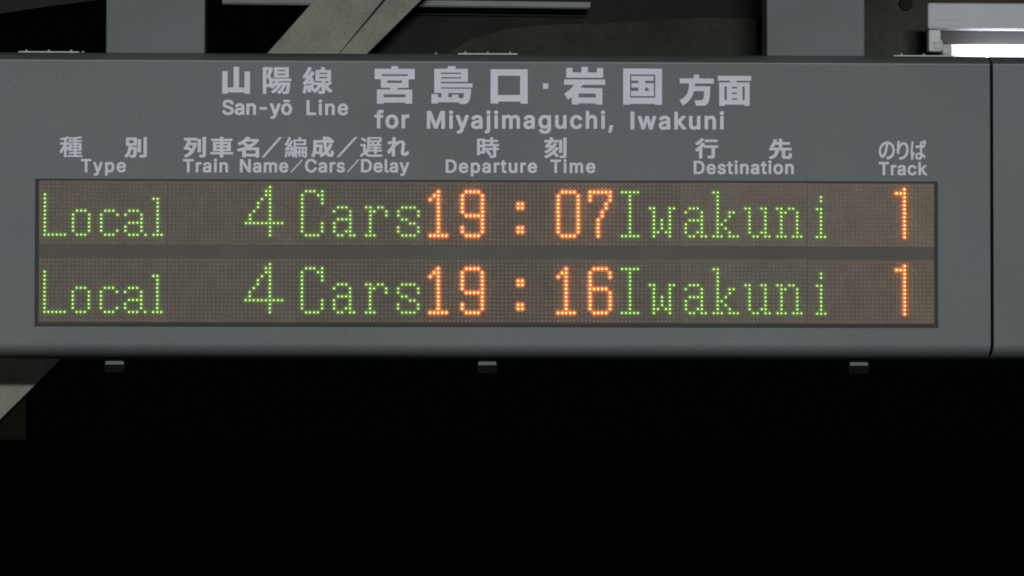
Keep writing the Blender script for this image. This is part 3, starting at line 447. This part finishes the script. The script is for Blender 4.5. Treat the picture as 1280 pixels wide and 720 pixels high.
506,689,504,788,509,793,853,793,858,788,858,694,853,688]]],"行":[0,[[202,2,268,0,293,4,305,13,309,35,309,549,358,616,361,618,363,615,363,560,367,538,379,530,404,526,702,524,702,141,562,139,540,135,525,126,521,104,546,20,558,12,583,7,726,7,773,15,809,30,826,44,842,75,850,115,851,524,959,526,984,530,992,535,1000,560,1000,622,995,646,984,653,959,657,404,657,390,654,388,659,416,703,420,724,413,746,401,755,340,777,318,781,293,777,285,772,222,679,163,608,61,507,6,465,0,443,4,424,52,363,64,355,86,351,111,355,137,374,160,396,165,396,166,35,174,9,182,4],[
84,662,89,661,114,665,166,703,254,781,306,834,377,918,380,940,377,958,372,964,304,996,279,1000,247,992,202,936,129,861,62,805,14,770,10,750,13,728,56,670,64,665],[
445,808,930,807,952,810,967,819,971,841,971,903,964,929,955,934,930,938,451,938,429,934,414,925,410,903,410,841,417,816,426,811]]],"車":[0,[[454,2,530,0,555,4,563,9,568,28,568,149,574,154,961,154,987,159,995,164,1000,182,1000,241,995,259,987,264,961,268,574,268,568,274,568,303,574,309,854,309,887,317,893,336,893,730,888,748,880,753,854,757,574,757,568,763,569,789,928,790,954,795,962,800,967,818,967,881,962,899,954,904,928,908,574,908,568,914,568,972,563,991,530,1000,459,1000,434,996,426,991,421,972,421,914,415,908,68,908,42,904,34,899,30,881,30,818,34,800,42,795,68,790,419,789,421,763,415,757,149,757,124,753,116,748,111,730,111,336,116,317,149,309,415,309,421,303,421,274,415,268,39,268,13,264,5,259,0,241,0,182,5,164,13,159,39,154,419,153,421,24,426,9,434,4],[
253,420,253,480,419,480,419,420],[570,420,568,476,574,482,740,482,745,476,745,425,740,419],[253,589,253,650,419,649,419,589],[
570,589,568,645,574,651,740,651,745,645,745,594,740,588]]],"遅":[0,[[70,0,97,6,143,67,189,116,211,130,226,123,292,74,333,50,388,30,469,14,491,14,502,10,568,10,579,6,653,6,664,10,811,10,822,14,906,14,917,18,950,18,976,26,986,75,1000,114,999,126,994,131,958,136,947,132,869,128,858,124,726,120,715,116,520,116,509,120,450,124,417,132,395,140,344,168,328,181,329,185,344,187,352,196,385,267,387,279,392,283,417,277,623,277,629,271,631,148,656,139,719,139,741,144,746,149,748,276,958,277,983,285,985,358,980,367,958,371,752,371,746,377,746,417,752,422,910,422,932,427,937,432,938,499,932,508,910,513,752,513,746,519,746,554,752,560,936,560,958,565,962,570,963,640,959,648,936,654,858,654,854,660,893,727,895,743,932,745,954,749,959,754,960,986,956,994,932,1000,355,1000,331,994,327,986,327,621,324,609,324,558,320,546,316,491,301,405,275,314,267,301,263,646,237,654,42,654,17,646,15,562,19,554,42,548,138,548,143,542,143,220,68,163,4,94,0,86,4,67,44,12,53,3],[
417,372,415,373,415,389,426,440,439,559,627,558,629,519,623,513,469,513,447,508,441,499,441,436,447,427,469,422,623,422,629,417,627,373],[
443,656,442,743,480,743,482,727,507,692,523,656],[653,655,606,743,767,743,746,692,724,656],[
232,750,259,756,308,809,307,831,281,859,231,900,127,972,105,976,81,971,35,921,35,902,139,825,178,792,214,754],[
443,840,441,904,447,910,836,910,842,904,842,845,836,839]]],"陽":[0,[[26,2,93,0,115,4,123,13,126,268,137,260,159,256,192,256,203,259,250,262,307,206,330,201,349,204,389,237,456,306,464,317,480,330,502,329,504,324,485,291,449,243,385,174,293,102,293,83,314,65,343,28,363,23,385,27,462,89,518,146,571,211,612,272,641,326,648,330,670,330,676,328,676,324,667,298,642,246,612,198,573,146,502,77,501,61,560,8,582,4,604,11,681,90,696,39,698,20,714,4,735,0,812,0,859,8,885,19,911,45,923,69,942,146,949,202,949,228,953,239,953,269,956,280,956,320,960,331,960,372,964,383,962,422,954,429,932,433,549,433,545,439,559,469,568,474,969,474,991,479,1000,491,999,565,991,573,969,578,330,578,316,575,256,665,339,880,357,935,356,959,345,970,308,992,279,1000,268,996,31,996,9,992,0,980,0,17,9,4],[
692,106,755,206,784,265,808,328,830,328,832,313,828,302,828,269,825,257,821,202,809,139,802,117,790,104,746,104,735,107,714,107,703,104],[
126,364,124,880,130,885,199,885,203,883,204,876,163,754,127,661,126,646,185,565,207,520,219,483,226,424,222,398,210,372,199,367],[
345,363,347,406,350,417,347,439,348,472,424,472,423,465,389,411,358,372],[
420,609,881,607,905,613,912,624,911,989,903,996,881,1000,425,1000,402,994,394,983,394,624,403,612],[
520,709,518,750,524,756,776,756,781,750,781,713,776,707],[
520,853,518,894,524,900,776,900,781,894,781,857,776,852]]],"宮":[0,[[416,1000,583,1000,584,935,588,931,999,930,1000,655,996,651,846,650,845,426,576,424,572,420,572,383,576,379,937,378,937,1,777,0,773,4,773,28,770,32,232,32,228,28,228,4,224,0,57,1,57,378,386,379,390,383,390,420,386,424,157,426,155,650,0,653,0,930,411,931,415,935],[
175,786,173,743,177,739,822,739,826,743,826,783,822,787],[312,618,310,556,314,552,680,552,684,556,684,615,680,619],[
220,250,218,177,222,173,767,173,771,177,771,247,767,251]]],"島":[0,[[398,999,583,1000,587,996,587,935,591,931,889,930,890,589,234,587,230,583,231,546,996,545,1000,541,1000,443,996,439,234,439,230,435,231,406,967,404,968,390,959,261,936,136,929,115,900,57,887,38,817,0,688,0,682,7,674,44,668,48,166,48,162,44,162,17,158,13,0,15,0,264,158,265,162,261,163,178,243,177,247,181,246,290,73,291,70,295,70,930,394,931,398,935],[
231,830,230,798,234,794,722,794,726,798,726,827,722,831],[231,708,230,676,234,672,722,672,726,676,726,705,722,709],[
411,290,411,178,501,178,502,247,506,251,656,251,660,247,660,181,664,177,676,176,677,155,681,151,746,151,781,179,786,194,798,287,795,291]]],"口":[0,[[0,1000,1000,1000,1000,1,808,0,804,4,804,57,800,61,216,61,212,57,212,4,208,0,0,1],[
197,813,197,250,798,250,798,813]]],"岩":[0,[[424,1000,580,1000,581,858,584,854,795,854,799,858,800,973,948,973,948,714,54,714,54,973,204,973,205,858,209,854,420,854,423,858],[
0,666,999,666,1000,530,996,526,458,526,454,523,401,447,461,446,468,443,594,443,601,440,727,440,735,438,861,438,868,435,931,434,931,1,773,0,770,4,770,28,766,32,354,32,351,28,351,4,347,0,189,1,187,193,92,135,87,140,5,284,12,292,151,403,180,438,242,524,0,527],[
352,293,351,194,354,190,766,190,770,194,770,290,766,294]]],"国":[0,[[0,1000,1000,1000,1000,1,824,0,820,4,820,21,816,25,184,25,180,21,180,4,176,0,0,1],[
176,839,176,196,827,196,827,839],[
209,797,785,797,785,668,566,667,562,663,562,602,566,598,786,596,787,480,783,475,772,475,771,471,793,405,744,382,793,380,793,243,197,243,197,380,390,381,394,385,393,475,214,477,215,597,393,599,394,663,390,667,210,668],[
563,475,563,382,670,382,639,474]]],"方":[0,[[415,999,574,1000,575,885,580,880,999,879,1000,722,996,717,457,717,452,712,447,644,447,631,451,626,897,624,883,275,850,105,832,81,747,0,483,0,438,164,442,169,641,169,701,226,707,255,719,432,719,468,714,472,442,472,439,474,436,488,357,274,228,94,102,1,0,171,105,234,218,373,265,536,276,712,272,717,9,718,8,879,410,880,414,885]]],"面":[0,[[0,999,999,1000,1000,845,996,840,562,840,558,835,558,788,562,783,951,781,951,2,801,0,797,5,797,39,792,44,210,44,205,39,205,5,201,0,42,1,42,781,374,783,378,788,378,835,374,840,0,841],[
201,647,199,200,204,195,263,195,268,200,268,643,263,648],[739,647,737,200,742,195,798,195,803,200,803,643,798,648],[
419,637,417,590,422,585,568,585,573,590,573,633,568,638],[419,446,417,401,422,396,568,396,573,401,573,442,568,447],[
419,254,417,207,422,202,568,202,573,207,573,250,568,255]]],"山":[0,[[407,998,599,1000,605,994,605,239,610,233,802,235,804,824,1000,824,999,1,808,0,803,6,803,50,797,56,610,56,599,48,412,48,401,56,195,56,190,50,190,6,184,0,0,2,0,835,184,837,190,831,191,235,404,235]]],"・":[0,[[0,1000,1000,1000,997,0,0,3]]]}""".replace('\n', ''))
PY = -0.0004
def glyph_faces(mb, contours, fx):
    """contours (flat int lists) mapped by fx(u, v) -> world point, filled with their holes"""
    allc = []
    for c in contours:
        l = [Vector((c[i], c[i + 1], 0)) for i in range(0, len(c), 2)]
        sa = sum(p.x * q.y - q.x * p.y for p, q in zip(l, l[1:] + l[:1])) / 2
        allc.append((l, sa))
    big = max(allc, key=lambda t: abs(t[1]))[1]
    def inside(p, l):
        r = False
        for a, b in zip(l, l[1:] + l[:1]):
            if (a.y > p.y) != (b.y > p.y) and p.x < (b.x - a.x) * (p.y - a.y) / (b.y - a.y) + a.x: r = not r
        return r
    outer = [[l, abs(sa), []] for l, sa in allc if sa * big > 0]
    for l, sa in allc:
        if sa * big < 0:
            own = [o for o in outer if inside(l[0], o[0])]
            if own: min(own, key=lambda o: o[1])[2].append(l)
    for l, _, holes in outer:
        fill(mb, [l] + holes, fx)
def fill(mb, loops, fx):
    flat = [p for l in loops for p in l]
    n = len(mb.v)
    mb.v += [Vector(fx(p.x / 1000, p.y / 1000)) for p in flat]
    for tri in tessellate_polygon(loops):
        a, b, c = (flat[i] for i in tri)
        cr = (b.x - a.x) * (c.y - a.y) - (b.y - a.y) * (c.x - a.x)
        if abs(cr) < 1e-6: continue
        tri = list(tri) if cr > 0 else list(reversed(tri))
        mb.f.append([n + i for i in tri]); mb.m.append(0)

def put_char(ch, box):
    """one printed sign filling the photo-pixel box x0,y0,x1,y1 on the board's face"""
    a = at(box[0], box[3], PY); b = at(box[2], box[1], PY)
    mb = MB(); mb.flat = True
    glyph_faces(mb, GL[ch][1], lambda u, v: (a.x + (b.x - a.x) * u, PY, a.z + (b.z - a.z) * v))
    o = mb.build('printed_character', M_PRINT, board)
    o['label'] = 'white printed character ' + ch
    return o
for ch, bx in (('山', (277.8, 83.5, 312.5, 117.2)), ('陽', (328.5, 84, 364.2, 117.4)), ('線', (378.1, 83.8, 415.8, 117.4)),
               ('宮', (468.2, 82.8, 518.4, 129.6)), ('島', (539.2, 82.8, 590.6, 130)), ('口', (613.2, 86.7, 659.6, 129.4)),
               ('・', (678.8, 104.1, 685.3, 111)), ('岩', (705, 83.8, 756.6, 130.6)), ('国', (779, 85.9, 827.5, 130.9)),
               ('方', (849.4, 93.5, 892.2, 131.9)), ('面', (897.3, 95, 939.1, 132.3)),
               ('種', (74.4, 170.6, 103.2, 196.6)), ('別', (155.6, 171.2, 183.6, 197)),
               ('列', (229.4, 171, 257.5, 196.9)), ('車', (262.9, 171, 291.6, 196.9)), ('名', (296.2, 171, 324.1, 196.9)),
               ('編', (355.6, 171.2, 383.8, 196.9)), ('成', (388.9, 170.8, 417.6, 196.6)), ('遅', (449.8, 171.4, 478.2, 196.3)),
               ('れ', (484, 171.5, 511.2, 195.6)), ('時', (596.2, 171.5, 624, 197.2)), ('刻', (680.2, 171.5, 708.2, 197.6)),
               ('行', (868.9, 172.9, 898, 198.2)), ('先', (961.2, 173.5, 990.1, 199)),
               ('の', (1098.5, 176.9, 1118.5, 199.4)), ('り', (1121, 176.3, 1135.7, 199.8)), ('ば', (1138.4, 175.2, 1157.9, 199.8))):
    put_char(ch, bx)

def put_word(text, x0, x1, base, cap, squeeze=1.0):
    """Latin word with its ink between photo pixels x0..x1 on baseline y=base, capitals cap pixels high"""
    a = at(x0, base, PY); b = at(x1, base, PY)
    s = (at(x0, base - cap, PY) - a).length
    W = (b - a).length
    g = [GL[c] for c in text]
    lo = lambda q: min(min(c[0::2]) for c in q[1]) / 1000
    hi = lambda q: max(max(c[0::2]) for c in q[1]) / 1000
    nat = sum(q[0] / 1000 for q in g[:-1]) * squeeze + hi(g[-1]) * squeeze - lo(g[0]) * squeeze
    sp = (W / s - nat) / max(1, len(text) - 1)
    mb = MB(); mb.flat = True
    u0 = -lo(g[0]) * squeeze
    for q in g:
        def fx(u, v, u0=u0):
            p = a + (b - a) * ((u0 + u * squeeze) * s / W)
            return (p.x, PY, p.z + v * s)
        glyph_faces(mb, q[1], fx)
        u0 += q[0] / 1000 * squeeze + sp
    o = mb.build('printed_word', M_PRINT, board)
    o['label'] = 'white printed word ' + text.strip(',')
    print(text, 'spacing', round(sp, 3))
for wd in (('San-yō', 277.8, 365, 143.6, 18.9), ('Line', 383.1, 435.2, 143.9, 18.9),
           ('for', 468.1, 511.6, 160.5, 22.4), ('Miyajimaguchi,', 533.5, 766.4, 161.0, 22.4), ('Iwakuni', 788.1, 905, 161.9, 22.4),
           ('Type', 101, 157.4, 215.3, 16.7), ('Train', 228.7, 285, 215.5, 16.7), ('Name', 299.8, 360.4, 215.6, 16.7),
           ('Cars', 381.2, 431.2, 215.6, 16.9), ('Delay', 451.2, 511.6, 215.6, 16.7), ('Departure', 557.1, 671.3, 216.1, 16.8),
           ('Time', 688, 744.2, 216.3, 16.8), ('Destination', 867.1, 992.2, 217.7, 16.8), ('Track', 1098.4, 1158.9, 219, 16.6)):
    put_word(*wd)
for (xa, ya), (xb, yb), th in (((328.7, 196.7), (350.8, 171.3), 2.6), ((422.2, 196.5), (445.2, 171.3), 2.6),
                               ((363.6, 215.3), (378, 199.6), 1.5), ((434.3, 215), (448.6, 199.3), 1.5)):
    d = Vector((xb - xa, yb - ya)).normalized() * 0; n = th * 0.68
    pts = [at(xa - n, ya, PY), at(xa + n, ya, PY), at(xb + n, yb, PY), at(xb - n, yb, PY)]
    mb = MB(); mb.flat = True; mb.quad(pts)
    o = mb.build('printed_slash', M_PRINT, board)

# top hinges (thin plates with screws) and lower latches -------------
HY = 0.058
hz = OZ + 0.2476
def hinge(x0, x1, knobs, extra=None):
    mb = MB(); mb.box(x0, x1, HY - 0.004, HY + 0.02, hz, hz + 0.0022)
    h = mb.build('hinge_plate', M_HINGE, board)
    for kx in knobs:
        s = MB(); s.cyl((kx, HY + 0.002, hz + 0.0024), 'z', 0.0030, 0.0034, 10, r2=0.0020)
        s.build('screw', M_HINGE, h)
    if extra:
        s = MB(); s.cyl((extra, HY + 0.002, hz), 'z', 0.0040, 0.0036, 10, r2=0.0022)
        s.build('screw', M_HINGE, board)
hx = lambda p: at(p, 64, HY).x
hinge(hx(23.5), hx(99), [hx(33), hx(61), hx(89)], hx(103.5))
hinge(hx(572.5), hx(647), [hx(581.7), hx(609.6), hx(637.8)], hx(545))
hinge(hx(1116.5), hx(1191), [hx(1127), hx(1155), hx(1182)])

LY = 0.10
UB = FB - R_
lips = MB()
lips.hexa([(-0.0178, -0.006, -0.0135), (0.0178, -0.006, -0.0135), (0.0165, 0.000, -0.0072), (-0.0165, 0.000, -0.0072)],
          [(-0.0178, 0.001, -0.0135), (0.0178, 0.001, -0.0135), (0.0165, 0.001, -0.0072), (-0.0165, 0.001, -0.0072)])
lip_me = lips.mesh('latch_lip', M_LIP)
lb = MB()
lb.box(-0.0165, 0.0165, 0.0014, 0.016, -0.0135, -0.0003)
lb.hexa([(-0.0180, -0.004, -0.0290), (0.0180, -0.004, -0.0290), (0.0195, -0.004, -0.0138), (-0.0195, -0.004, -0.0138)],
        [(-0.0170, 0.012, -0.0270), (0.0170, 0.012, -0.0270), (0.0190, 0.012, -0.0138), (-0.0190, 0.012, -0.0138)])
latch_me = lb.mesh('latch', M_LATCH)
for px in (143.3, 609, 1073.5):
    x = at(px, 455, LY).x
    l = link_copy(None, 'latch', latch_me, board, (x, LY, UB))
    link_copy(None, 'latch_lip', lip_me, l, (x, LY, UB))

# ------------------------------------------------------------------ adjoining housing on the right
b2 = empty('sign_housing', (2.15, 0.13, FB - R_),
           'plain grey housing joined to the right end of the departure board', 'sign housing')
housing(1.7875, 2.55, b2)
t = MB(); t.box(1.788, 2.5495, -0.0012, 0.001, FT - 0.0024, FT - 0.0004); t.build('top_trim', M_TRIM, b2)
t = MB()
gp = [(0.005, FB)] + [(RD_ - (RD_ - 0.005) * math.cos(a_), FB - (R_ - 0.004) * math.sin(a_)) for a_ in (0.3, 0.6, 0.9, 1.2, 1.5)] + \
     [(0.245, FB - R_ + 0.005), (0.245, OZ + 0.240), (0.055, OZ + 0.240), (0.012, OZ + 0.222), (0.005, OZ + 0.215)]
t.hexa([(BX1 + 0.0002, y, z) for y, z in gp], [(1.7873, y, z) for y, z in gp])
t.build('joint_gasket', M_BLACK, b2)

# ------------------------------------------------------------------ hanging posts
PYF = 0.075
for a, b, lab in ((132.5, 256, 'grey square hanging post above the left part of the board, left of the diagonal brace'),
                  (958.6, 1081, 'grey square hanging post above the right part of the board, beside the lit lamp')):
    xa, xb = at(a, 40, PYF).x, at(b, 40, PYF).x
    e = empty('hanging_post', ((xa + xb) / 2, PYF + 0.05, hz), lab, 'post', 'posts that hang the board from the roof')
    mb = MB(); mb.box(xa, xb, PYF, PYF + 0.10, hz + 0.0003, hz + 1.1)
    mb.build('post_shaft', M_POST, e, bevel=0.0035)
    mb = MB(); mb.box(xa - 0.02, xb + 0.02, PYF - 0.02, PYF + 0.12, hz + 1.1002, hz + 1.112)
    mb.build('head_plate', M_POST, e)

# ------------------------------------------------------------------ diagonal brace behind the board
BY = 0.56
brace = empty('diagonal_brace', at(-60, 620, BY), 'pale weathered diagonal steel brace passing behind the board', 'brace')
def slope(p0, p1, y):     # x on the line p0-p1 at photo y
    return p0[0] + (p1[0] - p0[0]) * (y - p0[1]) / (p1[1] - p0[1])
T_, B_ = -190, 240
def strip(l0, l1, r0, r1, y, depth, name, m, low=()):
    a = [at(slope(r0, r1, B_), B_, y), at(slope(r0, r1, T_), T_, y), at(slope(l0, l1, T_), T_, y), at(slope(l0, l1, B_), B_, y)]
    a += [at(*q, y) for q in low]
    mb = MB(); mb.hexa(a, [p + Vector((0, depth, 0)) for p in a])
    return mb.build(name, m, brace, bevel=0.0015)
strip((337, 63), (393, 0), (427, 63), (478.5, 0), BY, 0.012, 'web_plate', M_BRACE,
      low=((-235, 700), (-177, 700), (0, 524.5), (48, 477), (262, 262)))
strip((427.6, 63), (482, 0), (463, 63), (526.5, 0), BY - 0.008, 0.0075, 'flange', M_BRACE)
strip((417, 63), (471, 0), (434, 63), (487, 0), BY + 0.014, 0.06, 'rib', M_DARK)

# ------------------------------------------------------------------ cable tray at the top edge
def slanted(name, m, y, depth, pl, pr, tl, tr, label=None, cat=None, parent=None):
    a = [at(*pl, y), at(*pr, y), at(*tr, y), at(*tl, y)]
    mb = MB(); mb.hexa(a, [p + Vector((0, depth, 0)) for p in a])
    o = mb.build(name, m, parent)
    if label: o['label'] = label; o['category'] = cat
    return o
tr_ = empty('cable_tray', at(508, 6, 0.74), 'thin pale metal tray running sideways behind the diagonal brace', 'cable tray')
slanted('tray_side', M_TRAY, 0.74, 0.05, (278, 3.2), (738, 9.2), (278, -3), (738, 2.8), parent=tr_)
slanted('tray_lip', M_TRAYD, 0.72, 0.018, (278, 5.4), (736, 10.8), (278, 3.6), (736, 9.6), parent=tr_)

# ------------------------------------------------------------------ roof steel behind
gb = empty('roof_girder', at(900, 110, 0.75), 'dull brown roof girder behind the board, between brace and lamp', 'girder')
def plate(name, pts, y, m, th=0.012):
    a = [at(px, py, y) for px, py in pts]
    mb = MB(); mb.hexa(a, [q + Vector((0, th, 0)) for q in a])
    return mb.build(name, m, gb)
plate('shaded_zone_plate', [(440, 130), (952, 130), (952, -160), (440, -160)], 0.88, M_DARK2)  # girder area in shadow, the shade painted as a darker plate
plate('lit_zone_plate', [(545, 130), (948.5, 130), (947, 23), (870, 22.5), (760, 29), (690, 31), (640, 35), (590, 48), (552, 72)], 0.82, M_GIRDER)  # lit zone of the girder, put in as a lighter plate shaped to it
plate('side_plate', [(1060, 130), (1420, 130), (1420, -160), (1060, -160)], 0.82, M_GIRDER2)
bc = at(1133, 4, 0.80)
mb = MB(); mb.cyl((bc.x, 0.800, bc.z), 'y', 0.014, 0.0195, 16); mb.build('dark_disc', M_DARK2, gb)  # dark disc for a round dark spot on the side plate
rb = MB()
p = [at(-60, 26, 1.0), at(0, 17, 1.0), at(55, 8.5, 1.0), at(135, -1, 1.0), at(135, -160, 1.0), at(-60, -160, 1.0)]
rb.hexa(p, [q + Vector((0, 0.1, 0)) for q in p])
o = rb.build('roof_beam', M_GREYST)
o['label'] = 'dim grey roof beam in the top left corner, almost lost in the dark'; o['category'] = 'roof beam'

# dark post at the lower left
q0 = at(-90, 549.5, 0.64); q1 = at(33.5, 300, 0.64)
mb = MB(); mb.box(q0.x, q1.x, 0.64, 0.70, q0.z, OZ + 0.1)
o = mb.build('gusset_plate', mat('brown_black_paint', (0.0095, 0.009, 0.0055), 0.9, var=0.3, vscale=12, spec=0.08))
o['label'] = 'very dark square plate behind the lower end of the diagonal brace'; o['category'] = 'plate'

# ------------------------------------------------------------------ fluorescent lamp
FY = 0.34
fx = lambda p: at(p, 40, FY).x
fz = lambda p, xx=1220: at(xx, p, FY).z
lamp = empty('fluorescent_lamp', (fx(1160) + 0.6, FY + 0.03, fz(70)),
             'lit white fluorescent tube lamp at the top right, behind the board', 'lamp')
X1 = fx(1160) + 1.25
mb = MB(); mb.box(fx(1160), X1, FY, FY + 0.07, fz(36), fz(3.5)); mb.build('lamp_housing', M_LAMPB, lamp, bevel=0.004)
mb = MB(); mb.box(fx(1168), fx(1196), FY - 0.004, FY - 0.0005, fz(26), fz(19)); mb.build('end_clip', M_LAMPB, lamp)
mb = MB(); mb.box(fx(1178), X1 - 0.02, FY + 0.046, FY + 0.052, fz(66), fz(37)); mb.build('reflector', M_REFL, lamp)
for side, s0 in ((1, fx(1162)), (-1, X1)):
    mb = MB()
    xa, xb = (s0, s0 + 0.024) if side > 0 else (s0 - 0.024, s0)
    mb.box(xa, xb, FY + 0.012, FY + 0.044, fz(64), fz(36.3))
    so = mb.build('socket', M_SOCK, lamp, bevel=0.003)
    mb = MB()
    cx = xa + 0.008 if side > 0 else xb - 0.028
    mb.cyl((cx, FY + 0.022, fz(56.5)), 'x', 0.0125, 0.020, 20)
    mb.build('socket_ring', M_SOCK, so, bevel=0.002)
TZ = fz(62.3)
c0 = fx(1162) + 0.0275
for cx in (c0, X1 - 0.0455):
    mb = MB(); mb.cyl((cx, FY + 0.022, TZ), 'x', 0.0130, 0.018, 24)
    mb.build('tube_cap', M_SOCK, lamp, bevel=0.002)
mb = MB(); mb.cyl((c0 + 0.0182, FY + 0.022, TZ), 'x', 0.0125, X1 - 0.0457 - c0 - 0.0182, 24)
mb.build('tube', M_TUBE, lamp, smooth=False)
tube_ends(M_TUBE, c0 + 0.0182, X1 - 0.0457)
